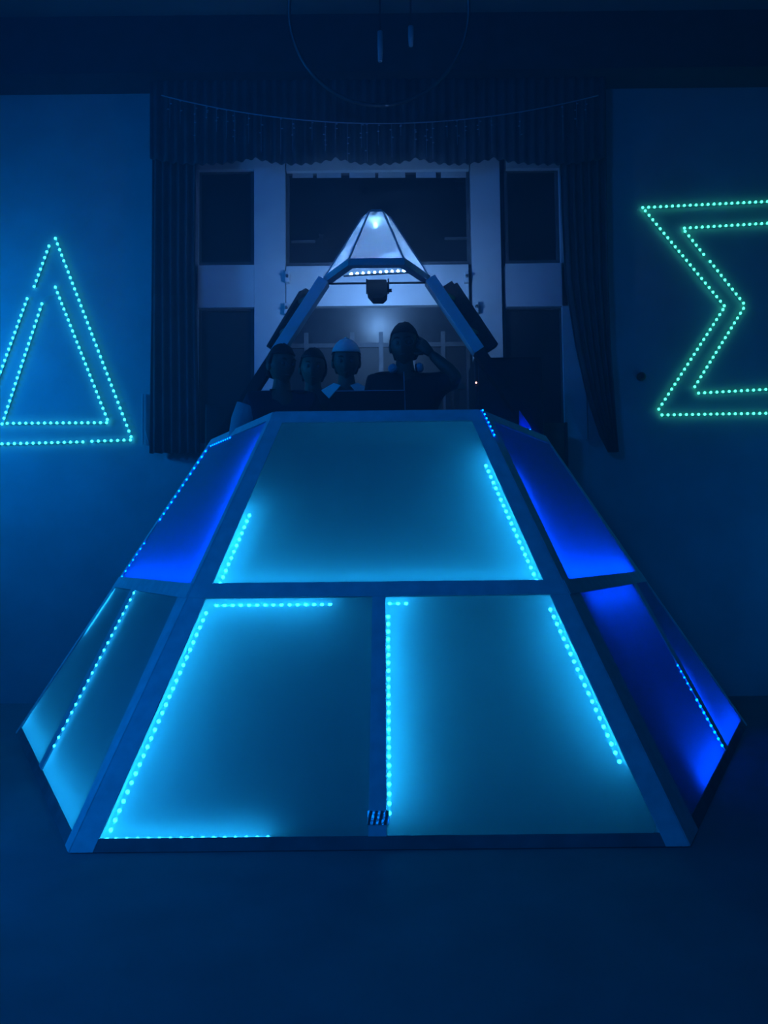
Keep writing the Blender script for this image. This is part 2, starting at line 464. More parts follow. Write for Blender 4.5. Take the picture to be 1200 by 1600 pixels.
# loose end of the inner strip
MB().tube([unp(67, 474, YW - .02), unp(72, 463, YW - .03), unp(86, 461, YW - .02)], .004, 5).build('loose_wire', M['tape'], dl)
p = unp(1150, 652, YW)
sg = thing('led_zigzag_sign', (p.x, YW, p.z), 'green-turquoise sigma shaped sign of double led strips on the right wall', 'sign')
for a, b in (((1003, 326), (1290, 312)), ((1007, 331), (1130, 479)), ((1128, 485), (1028, 640)), ((1033, 649), (1290, 645)),
             ((1068, 358), (1290, 345)), ((1069, 363), (1098, 399)), ((1108, 410), (1160, 475)), ((1160, 483), (1084, 605)), ((1090, 615), (1290, 604)),
             ((1290, 318), (1290, 340)), ((1290, 610), (1290, 640))):
    sign_seg(sg, a, b, 'led_sigma', .0535)
# small dark knob on the right wall
p = unp(1001, 589, YW)
m = MB(); m.tube([(p.x, YW, p.z), (p.x, YW - .03, p.z), (p.x, YW - .045, p.z)], [.038, .038, .022], 14)
tag(m.build('power_socket', M['black'], smooth=False), 'small round dark socket on the wall beside the zigzag sign', 'socket')
# thin pole leaning on the wall beside the triangle sign
a, b = unp(223, 615, YW - .02), unp(223, 694, YW - .02)
m = MB().tube([a, b], .008, 6); m.tube([unp(226, 668, YW - .02), unp(232, 692, YW - .02)], .005, 6)
tag(m.build('wall_cable', M['shirt_pale']), 'thin pale cable hanging on the wall right of the triangle sign', 'cable')

# ------------------------------------------------------------------ the pyramid booth
CX, D, S, HA = -.035, 5.62, 2.63, 3.95
ZM, ZTOP = 1.085, 2.11
def hexc(i, z, s=S, ha=HA):
    k = 1 - z / ha; a = R(240 + 60 * i); return V((CX + s * k * math.cos(a), D + s * k * math.sin(a), z))
FACES = {'front': (0, 1), 'left': (5, 0), 'right': (1, 2)}
def fp(face, u, z, off=0.0):
    i, j = FACES[face]
    p = hexc(i, z).lerp(hexc(j, z), u)
    return p + fnorm(face) * off
def fnorm(face):
    i, j = FACES[face]
    a, b, t = hexc(i, 0), hexc(j, 0), hexc(i, 1)
    n = (b - a).cross(t - a).normalized()
    c = V((CX, D, 0))
    if n.dot(a - c) < 0: n = -n
    return n
def width(z): return S * (1 - z / HA)
booth = thing('dj_booth', (CX, D, 0), 'large hexagonal pyramid booth of frosted panels edged with blue leds', 'booth')

def panel(face, zt, zb, lt, lb, rt, rb, name='acrylic_panel', rounded=0, m_='frost'):
    """lt,lb,rt,rb: u of left/right edges at top and bottom. Returns function q(s,t,off)"""
    n = fnorm(face)
    TL, TR, BL_, BR = fp(face, lt, zt), fp(face, rt, zt), fp(face, lb, zb), fp(face, rb, zb)
    loop = [TL, TR, BR, BL_]
    if rounded:
        e1 = (TR - BR).normalized(); e2 = (BL_ - BR).normalized()
        arc = [BR + e1 * rounded * (1 - math.sin(a)) + e2 * rounded * (1 - math.cos(a)) for a in [R(90 * k / 4) for k in range(5)]]
        loop = [TL, TR] + arc + [BL_]
    m = MB(); k = len(loop)
    fr = [p + n * .002 for p in loop]; bk = [p - n * .003 for p in loop]
    m.add(fr, [tuple(range(k))], 0)
    m.add(bk, [tuple(range(k))[::-1]], 1)
    m.add(fr + bk, [(i, (i + 1) % k, k + (i + 1) % k, k + i) for i in range(k)], 1)
    m.build(name, [M[m_], M['clear']], booth)
    # light box behind
    dp = .24
    cs = (TL, TR, BR, BL_); gw = .003 if face != 'front' else .028
    ex = []
    for i in range(4):
        p, a_, b_ = cs[i], (cs[i - 1] - cs[i]).normalized(), (cs[(i + 1) % 4] - cs[i]).normalized()
        ex.append(p - (a_ + b_) * gw)
    inn = [p - n * dp for p in ex]
    o = [p - n * .014 for p in ex]
    b = MB(); b.add(o + inn, [(0, 1, 5, 4), (1, 2, 6, 5), (2, 3, 7, 6), (3, 0, 4, 7), (4, 5, 6, 7)])
    b.build('light_box', M['box'], booth)
    def q(s, t, off=0.0):
        return TL.lerp(TR, s).lerp(BL_.lerp(BR, s), t) + n * off
    return q
def edge(q, e, t0, t1, ins, off):
    """points along panel edge e, inset in metres"""
    c = q(.5, .5, off)
    g = {'L': lambda t: q(0, t, off), 'R': lambda t: q(1, t, off), 'T': lambda t: q(t, 0, off), 'B': lambda t: q(t, 1, off)}[e]
    a, b = g(t0), g(t1)
    d = (b - a).normalized(); n_ = (q(1, .5) - q(0, .5)).cross(q(.5, 1) - q(.5, 0)).normalized()
    side = d.cross(n_)
    if side.dot(c - a) < 0: side = -side
    return a + side * ins, b + side * ins
NF = {f: fnorm(f) for f in FACES}
def leds(q, face, e, t0, t1, kind='led_cyan', r=.0095, pitch=.042, ins=.016, off=-.08):
    if face != 'front': off, kind = .007, kind + '_open'
    a, b = edge(q, e, t0, t1, ins, off)
    led_strip(a, b, kind, r, pitch, booth, NF[face])
def tape(q, face, e, t0, t1, kind, ins=.02, off=-.06, wd=.014):
    a, b = edge(q, e, t0, t1, ins, off)
    glow_tape(a, b, kind, booth, NF[face], wd)

def um(z, m): return m / width(z)
zbt, zmb, zmt, ztt = .045, ZM - .045, ZM + .022, ZTOP - .07
mF = .088
# front upper
q = panel('front', ztt, zmt, um(ztt, .07), um(zmt, mF), 1 - um(ztt, .07), 1 - um(zmt, mF))
leds(q, 'front', 'L', .55, .985, ins=.008, off=-.085); leds(q, 'front', 'R', .24, .985, ins=.002, off=-.095)
tape(q, 'front', 'B', .02, .98, 'tape_cyan', .004, -.07, .010)
# front lower left / right
cl, cr = .486, .514
q = panel('front', zmb, zbt, um(zmb, mF), um(zbt, .095), cl + .0, cl - .003)
leds(q, 'front', 'L', .03, .985, ins=-.004, off=-.10); leds(q, 'front', 'T', .05, .74, ins=.004, off=-.07); leds(q, 'front', 'B', .05, .62, off=-.05, ins=.014, r=.0065, pitch=.048)
q = panel('front', zmb, zbt, cr + .004, cr - .003, 1 - um(zmb, mF), 1 - um(zbt, .095), rounded=.05)
leds(q, 'front', 'T', .03, .13, ins=.004, off=-.07); leds(q, 'front', 'L', .06, .90, off=-.09, ins=.016); leds(q, 'front', 'R', .03, .71, ins=-.004, off=-.10)
# left face (u 0 = far corner, 1 = corner to the front)
q = panel('left', ztt + .02, zmt, um(ztt, .05), um(zmt, .05), 1 - um(ztt, .06), 1 - um(zmt, .05), m_='frost_side')
leds(q, 'left', 'L', .04, .56, 'led_blue', .0075, .05, .006, -.02); leds(q, 'left', 'L', .74, .99, 'led_blue', .006, .045, .01, -.02)
leds(q, 'left', 'T', .05, .42, 'led_blue', .0045, .05, .01, -.02)
tape(q, 'left', 'R', .08, .98, 'tape_blue', .03, -.10); tape(q, 'left', 'B', .05, .95, 'tape_blue', .03, -.10, .02)
q = panel('left', zmb - .0, zbt, um(zmb, .05), um(zbt, .05), .315, .475, m_='frost_side')
tape(q, 'left', 'L', .02, .32, 'tape_cyan', .02, -.03); tape(q, 'left', 'L', .86, .99, 'tape_cyan', .03, -.08); tape(q, 'left', 'B', .05, .95, 'tape_cyan', .05, -.10)
q = panel('left', zmb - .0, zbt, .37, .515, 1 - um(zmb, .17), 1 - um(zbt, .09), m_='frost_side')
leds(q, 'left', 'L', .02, .88, 'led_cyan', .0075, .05, .010, -.02)
tape(q, 'left', 'B', .03, .97, 'tape_cyan', .04, -.10); tape(q, 'left', 'L', .03, .85, 'tape_cyan', .03, -.05, .005); tape(q, 'left', 'L', .85, .99, 'tape_cyan', .03, -.08)  # narrow left-edge tape is added out of sight to widen the led glow
# right face (u 0 = corner to the front, 1 = far corner)
q = panel('right', ztt + .01, zmt, um(ztt, .14), um(zmt, .11), 1 - um(ztt, .03), 1 - um(zmt, .10), m_='frost_side')
tape(q, 'right', 'L', .30, .98, 'tape_blue', .02, -.08, .011); tape(q, 'right', 'B', .03, .95, 'tape_blue', .03, -.10, .03)
q = panel('right', zmb, zbt, um(zmb, .19), um(zbt, .22), .77, .60, m_='frost_side')
leds(q, 'right', 'R', .52, .66, 'led_blue', .006, .045, .02, -.02); leds(q, 'right', 'R', .72, .97, 'led_blue', .0085, .045, .02, -.02)
tape(q, 'right', 'T', .1, .95, 'tape_blue', .03, -.10, .014); tape(q, 'right', 'B', .35, .98, 'tape_blue', .04, -.10, .022)
q = panel('right', zmb, zbt, .815, .635, 1 - um(zmb, .03), 1 - um(zbt, .05), m_='frost_side')
tape(q, 'right', 'L', .55, .98, 'tape_blue', .02, -.08, .016); tape(q, 'right', 'B', .05, .95, 'tape_blue', .04, -.10, .02)

# frame
def quadbar(face, pts, name='frame_rail', out=.010, inn=-.012):
    n = NF[face]
    MB().hexa([fp(face, u, z, inn) for u, z in pts], [fp(face, u, z, out) for u, z in pts]).build(name, M['foot' if name == 'bottom_rail' else 'frame'], booth)
e = .004
# corner posts: one board on each face meeting at the corner
zk = [(0.0, ZM), (ZM, ZTOP)]
def postbar(face, left, wt, wm1, wm2, wb):
    for (z0, z1, a, b) in ((ZM, ZTOP, wm1, wt), (0, ZM, wb, wm2)):
        if left: pts = [(0, z1), (um(z1, b), z1), (um(z0, a), z0), (0, z0)]
        else: pts = [(1 - um(z1, b), z1), (1, z1), (1, z0), (1 - um(z0, a), z0)]
        quadbar(face, pts, 'corner_post')
postbar('front', True, .073, mF + .003, mF + .003, .098); postbar('front', False, .073, mF + .003, mF + .003, .098)
postbar('left', False, .063, .053, .173, .093); postbar('left', True, .053, .053, .053, .053)
postbar('right', True, .143, .113, .193, .223); postbar('right', False, .033, .103, .033, .053)
for f in FACES:
    quadbar(f, [(.005, ZTOP), (.995, ZTOP), (.995, ztt - .003 + (.02 if f != 'front' else 0)), (.005, ztt - .003 + (.02 if f != 'front' else 0))], 'top_rail', .012, -.05)
    quadbar(f, [(.005, zmt + .003), (.995, zmt + .003), (.995, zmb - .003), (.005, zmb - .003)], 'middle_rail', .014, -.06)
    quadbar(f, [(.005, zbt + .003), (.995, zbt + .003), (.995, 0), (.005, 0)], 'bottom_rail', .008, -.05)
quadbar('front', [(cl - .001, zmb), (cr + .005, zmb), (cr - .002, zbt), (cl - .004, zbt)], 'mullion', .012, -.10)
quadbar('left', [(.312, zmb), (.373, zmb), (.518, zbt), (.472, zbt)], 'mullion', .010, -.06)
quadbar('right', [(.767, zmb), (.818, zmb), (.638, zbt), (.597, zbt)], 'mullion', .010, -.06)
# silver tape round the foot of the front mullion
m = MB(); n_ = NF['front']
rows = []
for k in range(9):
    u = cl - .006 + (cr - cl + .009) * k / 8
    rows.append((fp('front', u, .135, .014 + .004 * (k % 2)), fp('front', u, .085, .014 + .004 * ((k + 1) % 2))))
for k in range(8):
    a, b = rows[k], rows[k + 1]; m.hexa([a[0], b[0], b[1], a[1]], [x - n_ * .02 for x in (a[0], b[0], b[1], a[1])])
tag(m.build('tape_band', M['foil'], booth), 'crumpled silver tape wrapped round the mullion', None)
# inner lining closing the top and the back of the booth
m = MB(); ins = [hexc(i, ZTOP - .003).lerp(V((CX, D, ZTOP - .003)), .05) for i in (5, 0, 1, 2)]; out = [hexc(i, ZTOP - .003) for i in (5, 0, 1, 2)]
for i in range(3): m.hexa([out[i], out[i + 1], ins[i + 1], ins[i]], [x - V((0, 0, .02)) for x in (out[i], out[i + 1], ins[i + 1], ins[i])])
m.build('top_board', M['frame'], booth)
# added triangle for a lit patch of panel, blue light put into its tint
a, b, c_ = unp(811, 641, 5.45), unp(811, 668, 5.45), unp(829, 668, 5.45)
MB().hexa([a, b, c_], [x + V((.01, .02, 0)) for x in (a, b, c_)]).build('lit_triangle', frosted('acrylic tinted for blue light', .1, .3, (.3, .5, 1)), booth)
glow_tape(b + V((.02, .10, -.02)), c_ + V((.02, .10, -.02)), 'tape_blue', booth, (0, -1, 0), .05)  # hidden tape added to light the triangle
a = hexc(1, ZTOP - .01) + NF['right'] * .02
led_strip(a, a + (hexc(1, ZTOP - .16) - a) + V((.02, 0, 0)), 'led_blue', .005, .03, booth, NF['right'])  # leds added for the blue light leaking at the post top

# ------------------------------------------------------------------ lit pyramid tip on its legs
CK0, CK1 = .150, .040
cap = thing('pyramid_tip_lamp', (CX, D, ZTOP), 'glowing ice-blue pyramid tip on two white slanted legs above the booth', 'lamp')
zc0, zc1 = HA * (1 - CK0) - .03, HA * (1 - CK1) - .01
S2 = S * .98
def cc_(i, z, sc=1.0):
    k = CK0 + (CK1 - CK0) * (z - zc0) / (zc1 - zc0); a = R(240 + 60 * i)
    return V((CX + S2 * k * sc * math.cos(a), D + S2 * k * sc * math.sin(a), z))
for i in (5, 0, 1):
    a, b, c_, d = cc_(i, zc0), cc_(i + 1, zc0), cc_(i + 1, zc1), cc_(i, zc1)
    nn = ((a + b + c_ + d) / 4 - V((CX, D, (zc0 + zc1) / 2))); nn.z = 0; nn.normalize()
    fr = [a, b, c_, d]; bk = [p - nn * .004 for p in fr]
    m = MB(); m.add(fr, [(0, 1, 2, 3)], 0); m.add(bk, [(3, 2, 1, 0)], 1); m.add(fr + bk, [(k, (k + 1) % 4, 4 + (k + 1) % 4, 4 + k) for k in range(4)], 1)
    m.build('acrylic_panel', [M['frost_cap'], M['clear']], cap)
    o0, o1, i0, i1 = cc_(i, zc0, 1.03), cc_(i + 1, zc0, 1.03), cc_(i, zc0, .86), cc_(i + 1, zc0, .86)
    dz = V((0, 0, .045))
    MB().hexa([o0 - dz, o1 - dz, i1 - dz, i0 - dz], [o0 + dz * .1, o1 + dz * .1, i1 + dz * .1, i0 + dz * .1]).build('base_rail', M['white'], cap)
for i in (5, 0, 1, 2):
    nn = cc_(i, zc0) - V((CX, D, zc0)); nn.normalize()
    MB().bar(cc_(i, zc0 - .01, 1.005), cc_(i, zc1, 1.01), .011, .011, nn).build('edge_strip', M['white'], cap)
m = MB(); m.hexa([cc_(i, zc1, 1.05) for i in (5, 0, 1, 2)], [cc_(i, zc1, .7) + V((0, 0, .03)) for i in (5, 0, 1, 2)]); m.build('tip_plate', M['white'], cap)
# strips: under the front rail, inside the front and the side rails
a, b = unp(549, 428, D), unp(631, 423, D)
led_strip(a, b, 'led_ice_hot', .0085, .042, cap, (0, 0, 1))
MB().bar(a + V((-.06, 0, -.014)), b + V((.06, 0, -.014)), .024, .006, (0, 0, 1)).build('strip_bar', M['white'], cap)  # bar set under the leds to shield their light from below
a, b = cc_(0, zc0 + .02, .90), cc_(1, zc0 + .02, .90)
led_strip(a.lerp(b, .72), a.lerp(b, .96), 'led_ice', .0085, .05, cap, (0, 0, 1))
for i in (5, 1):
    a, b = cc_(i, zc0 + .03, .90), cc_(i + 1, zc0 + .03, .90)
    led_strip(a.lerp(b, .1), a.lerp(b, .9), 'led_ice', .0075, .06, cap, (0, 0, 1))
# lamp inside the tip
pt = V((CX - .005, D - .085, zc1 - .10))
MB().ball(pt, (.018, .018, .022)).build('tip_bulb', emis('tip bulb', (.16, .46, 1), 200), cap, True)
MB().tube([pt + V((0, 0, .02)), (pt.x, pt.y, zc1)], .01, 8).build('bulb_holder', M['white'], cap)
LEG = {}
for sgn, i in ((-1, 5), (1, 2)):
    LEG[sgn] = None
    top = cc_(i, zc0 - .03, .97); low = hexc(i, ZTOP) + V((-.06 * sgn, 0, 0))
    cut = top.lerp(low, .46); LEG[sgn] = (top.copy(), cut.copy())
    MB().bar(top, cut, .085, .11, (0, -1, 0)).build('leg', M['legwhite'], cap, bevel=.004)
    MB().bar(cut, low, .078, .10, (0, -1, 0)).build('leg_sleeve', M['black'], cap)
a, b = cc_(5, zc0 - .05, .95), cc_(2, zc0 - .05, .95)
MB().tube([a, b], .008, 8).build('cross_rod', M['black'], cap)
# spotlight hanging under the rod
p = V((CX + .005, D - .01, a.z - .06))
sl = thing('spotlight', (p.x, p.y, p.z - .07), 'small black floodlight hung under the glowing pyramid tip', 'spotlight')
m = MB(); prof = [(-.075, .06), (.065, .06), (.075, .02), (.07, -.05), (.04, -.078), (-.035, -.078), (-.075, -.03)]
m.hexa([p + V((x, -.07, z)) for x, z in prof], [p + V((x, .07, z)) for x, z in prof]); m.build('housing', M['black'], sl, bevel=.004)
m = MB(); m.hexa([p + V((x * .7, -.076, z * .7)) for x, z in prof], [p + V((x * .7, -.069, z * .7)) for x, z in prof]); m.build('lens', M['gloss'], sl)
for s_ in (-1, 1): MB().box((p.x + s_ * .08 - .006, p.y - .015, p.z - .02), (p.x + s_ * .08 + .006, p.y + .015, p.z + .085)).build('yoke_arm', M['black'], sl)
MB().tube([p + V((.07, 0, .0)), p + V((.105, 0, 0))], .014, 8).build('knob', M['gloss'], sl)
area('floodlight_beam', p + V((0, .082, .02)), (CX, YB, p.z + .28), .09, 8, (.19, .46, 1.0), R(115))     # the floodlight shines back at the white rail

# led battens leaning behind the legs
def batten(x0, y0, x1, y1, Y, wd, dp, label, rot=0.0):
    a, b = unp(x0, y0, Y), unp(x1, y1, Y)
    t = thing('led_batten', b, label, 'light bar', 'black light bars beside the white legs')
    up = V((math.sin(rot), -math.cos(rot), 0))
    MB().bar(a, b, wd, dp, up).build('housing', M['black'], t, bevel=.006)
    tt = (b - a).normalized(); nn = (up - tt * up.dot(tt)).normalized()
    for k in range(7):
        c0 = a.lerp(b, .08 + .14 * k) + nn * dp * .5
        MB().tube([c0, c0 + nn * .006, c0 + nn * .009], [wd * .34, wd * .34, wd * .22], 12).build('lens', M['gloss'], t)
    MB().bar(a.lerp(b, .04) + nn * dp * .2, a.lerp(b, -.05) + nn * dp * .2, wd * .6, dp * .7, up).build('end_cap', M['gloss'], t)
    for u in (.2, .75):
        c0 = a.lerp(b, u); l0, l1 = LEG[-1 if x0 < 600 else 1]
        k = (c0.z - l0.z) / (l1.z - l0.z); lc = l0.lerp(l1, max(.05, min(.95, k))) + V((0, .05, 0))
        MB().bar(c0, lc, .05, .03, (0, 0, 1)).build('clamp', M['steel'], t)
    return t
batten(701, 452, 765, 548, 5.95, .15, .10, 'wide black light bar leaning beside the right white leg')
batten(476, 458, 424, 545, 5.95, .075, .10, 'narrow black light bar leaning beside the left white leg', .5)

# ------------------------------------------------------------------ stage, table, gear
struct(MB().box((-1.8, 6.05, 0), (1.8, 6.7, 1.05)).build('floor_stage', M['black']), 'black stage block behind the booth')
struct(MB().box((-1.05, 4.85, 0), (1.05, 6.05, .80)).build('floor_stage_front', M['black']), 'black platform inside the booth')
tb = thing('dj_table', (CX, 4.92, .80), 'black equipment table just behind the top rail of the booth', 'table')
MB().box((-.60, 4.70, 1.97), (.56, 5.0, 2.0)).build('table_top', M['black'], tb, bevel=.004)
for x in (-.58, .52):
    for y in (4.88, 4.97): MB().box((x - .02, y - .02, .80), (x + .02, y + .02, 1.97)).build('leg', M['black'], tb)
# laptop seen from behind its lid
a, b = unp(524, 612, 4.78), unp(632, 612, 4.78)
lp = thing('laptop', ((a.x + b.x) / 2, 4.80, 2.0), 'dark laptop with its lid up between the white-capped person and the right-hand DJ', 'laptop')
MB().box((a.x, 4.80, 2.0), (b.x, 4.99, 2.018)).build('keyboard_base', M['gloss'], lp, bevel=.003)
MB().hexa([(a.x, 4.80, 2.018), (b.x, 4.80, 2.018), (b.x, 4.808, 2.018), (a.x, 4.808, 2.018)], [(a.x, 4.76, a.z), (b.x, 4.76, a.z), (b.x, 4.768, a.z), (a.x, 4.768, a.z)]).build('lid', M['gloss'], lp)
MB().bar((a.x, 4.764, a.z), (b.x, 4.764, a.z), .010, .006, (0, 0, 1)).build('lid_edge', M['silver'], lp)
# mixer
mx = thing('mixer', (.42, 4.94, 2.0), 'low black mixer with knobs on the table in front of the right-hand DJ', 'mixer')
MB().hexa([(.22, 4.74, 2.0), (.54, 4.74, 2.0), (.54, 4.98, 2.0), (.22, 4.98, 2.0)], [(.22, 4.74, 2.085), (.54, 4.74, 2.085), (.54, 4.98, 2.05), (.22, 4.98, 2.05)]).build('body', M['gloss'], mx, bevel=.004)
for i in range(4):
    for j in range(3):
        x, y = .26 + .08 * i, 4.79 + .07 * j; z = 2.085 - (y - 4.74) * .146
        MB().tube([(x, y, z - .003), (x, y, z + .018), (x, y, z + .022)], [.012, .012, .009], 8).build('knob', M['silver'], mx)
# loudspeakers on the stage right of the DJ
def speaker(lo, hi, label, led=None):
    t = thing('loudspeaker', ((lo[0] + hi[0]) / 2, (lo[1] + hi[1]) / 2, lo[2]), label, 'speaker')
    MB().box(lo, hi).build('cabinet', M['black'], t, bevel=.012)
    y = lo[1]; cx = (lo[0] + hi[0]) / 2; W_ = hi[0] - lo[0]; H_ = hi[2] - lo[2]
    MB().box((lo[0] + .03, y - .012, lo[2] + .03), (hi[0] - .03, y, hi[2] - .03)).build('grille', M['black'], t, bevel=.004)
    r = min(W_, H_) * .34
    MB().tube([(cx, y - .012, lo[2] + H_ * .38), (cx, y - .022, lo[2] + H_ * .38), (cx, y - .016, lo[2] + H_ * .38)], [r, r * .92, r * .3], 20).build('cone_ring', M['black'], t)
    if led:
        MB().ball(led, .008).build('power_light', emis('power light', (1, .6, .5), 3), t)
    return t
pl = unp(744, 598, 6.105)
speaker((.72, 6.12, 1.05), (1.30, 6.6, 1.75), 'lower black loudspeaker of the stack on the stage')
speaker((.74, 6.12, 1.75), (1.29, 6.55, 2.84), 'tall black loudspeaker on top of the stack right of the DJ', (pl.x, 6.105, pl.z))
speaker((-1.45, 6.2, 1.05), (-.80, 6.6, 2.50), 'tall black loudspeaker at the left end of the stage')
a, b = unp(847, 735, 6.4), unp(884, 660, 6.4)
fc = thing('flight_case', ((a.x + b.x) / 2, 6.5, 1.05), 'brown board case standing behind the right end of the booth', 'case')
MB().box((a.x, 6.4, 1.05), (b.x, 6.65, b.z)).build('body', M['brown'], fc, bevel=.008)
for x in (a.x, b.x): MB().box((x - .012, 6.39, 1.05), (x + .012, 6.42, b.z)).build('edge_trim', M['steel'], fc)
a, b = unp(690, 640, 6.07), unp(709, 600, 6.07)
wp = thing('wooden_chair', ((a.x + b.x) / 2, 6.09, 1.05), 'brown slatted chair back behind the raised elbow of the DJ', 'chair')
for k in range(3):
    x = a.x - .03 + .065 * k; MB().box((x, 6.07, 1.5), (x + .045, 6.09, b.z)).build('back_slat', M['brown'], wp)
MB().box((a.x - .08, 6.065, b.z - .04), (a.x + .20, 6.095, b.z)).build('top_rail', M['brown'], wp)
MB().box((a.x - .1, 6.07, 1.46), (a.x + .22, 6.27, 1.5)).build('seat', M['brown'], wp)
for x in (a.x - .08, a.x + .17):
    for y in (6.08, 6.23): MB().box((x, y, 1.05), (x + .03, y + .03, 1.46)).build('leg', M['brown'], wp)

# ------------------------------------------------------------------ people
def skin_mesh(name, verts, edges, radii, root, sub=2):
    me = bpy.data.meshes.new(name); me.from_pydata(verts, edges, [])
    o = bpy.data.objects.new(name, me); C.objects.link(o)
    md = o.modifiers.new('skin', 'SKIN'); md.use_smooth_shade = True
    sv = me.skin_vertices[0].data
    for i, r in enumerate(radii): sv[i].radius = r if isinstance(r, tuple) else (r, r); sv[i].use_root = (i == root)
    s = o.modifiers.new('sub', 'SUBSURF'); s.levels = sub; s.render_levels = sub
    dg = bpy.context.evaluated_depsgraph_get(); dg.update()
    out = bpy.data.meshes.new_from_object(o.evaluated_get(dg))
    bpy.data.objects.remove(o); bpy.data.meshes.remove(me)
    return out

def head_bm(bm, c, rot, sc=1.0):
    """a head with brow, sockets, nose, mouth, chin and ears, facing -Y"""
    r = bmesh.ops.create_uvsphere(bm, u_segments=28, v_segments=20, radius=1)
    for v in r['verts']:
        x, y, z = v.co
        X, Y, Z = x * .077, y * .097, z * .120
        if z < 0:
            k = 1 + z * .36; X *= k
            if y > 0: Y *= 1 + z * .45
            else: Y *= 1 + z * .10
        f = max(0, -y)
        if f > .2:
            Y -= .022 * math.exp(-((x / .16) ** 2) - ((z + .12) / .20) ** 2)       # nose
            Y -= .006 * math.exp(-((x / .5) ** 2) - ((z - .22) / .12) ** 2)        # brow
            for s in (-1, 1): Y += .014 * math.exp(-(((x - s * .42) / .2) ** 2) - ((z - .04) / .12) ** 2)
            Y -= .008 * math.exp(-((x / .3) ** 2) - ((z + .52) / .12) ** 2)        # lips
            Y -= .012 * math.exp(-((x / .3) ** 2) - ((z + .86) / .14) ** 2)        # chin
        v.co = rot @ (V((X, Y, Z)) * sc) + c
    for s in (-1, 1):
        e = bmesh.ops.create_uvsphere(bm, u_segments=8, v_segments=6, radius=1)
        for v in e['verts']: v.co = rot @ ((V((v.co.x * .012, v.co.y * .02 + .012, v.co.z * .032)) + V((s * .078, 0, -.005))) * sc) + c

def hand_bm(bm, w, d, up, sc=1.0, curl=.5):
    """palm and five fingers from wrist w along d; up = back-of-hand normal"""
    d = d.normalized(); up = (up - d * up.dot(d)).normalized(); s = d.cross(up)
    def tube(pts, rr):
        m = MB().tube(pts, rr, 8); b0 = len(bm.verts)
        vs = [bm.verts.new(x) for x in m.v]
        for f in m.f:
            try: bm.faces.new([vs[i] for i in f])
            except ValueError: pass
    pv = []
    for k, (a, wd, th) in enumerate(((-.01, .026, .020), (.03, .036, .017), (.07, .042, .014), (.092, .038, .011))):
        pv.append([w + d * a * sc + s * wd * sc * math.cos(t) + up * th * sc * math.sin(t) for t in [6.28318 * i / 10 for i in range(10)]])
    vs = [[bm.verts.new(p) for p in r] for r in pv]
    for i in range(3):
        for k in range(10): bm.faces.new((vs[i][k], vs[i][(k + 1) % 10], vs[i + 1][(k + 1) % 10], vs[i + 1][k]))
    bm.faces.new(vs[0][::-1]); bm.faces.new(vs[3])
    for off, L in ((-.030, .068), (-.010, .078), (.010, .073), (.029, .056)):
        p = w + (d * .082 + s * off) * sc; pts = [p]; dd = d.copy()
        for k in range(3):
            dd = (dd - up * curl * (.5 + .25 * k)).normalized(); p = p + dd * L * sc * (.42, .33, .25)[k]; pts.append(p)
        tube(pts, [.0095 * sc, .009 * sc, .0082 * sc, .006 * sc])
    p = w + (d * .025 - s * .03) * sc; q1 = p + (d * .030 - s * .028 - up * .012) * sc; q2 = q1 + (d * .030 - s * .006 - up * .016) * sc; q3 = q2 + (d * .02 + s * .002 - up * .01) * sc
    tube([p, q1, q2, q3], [.013 * sc, .011 * sc, .0095 * sc, .007 * sc])

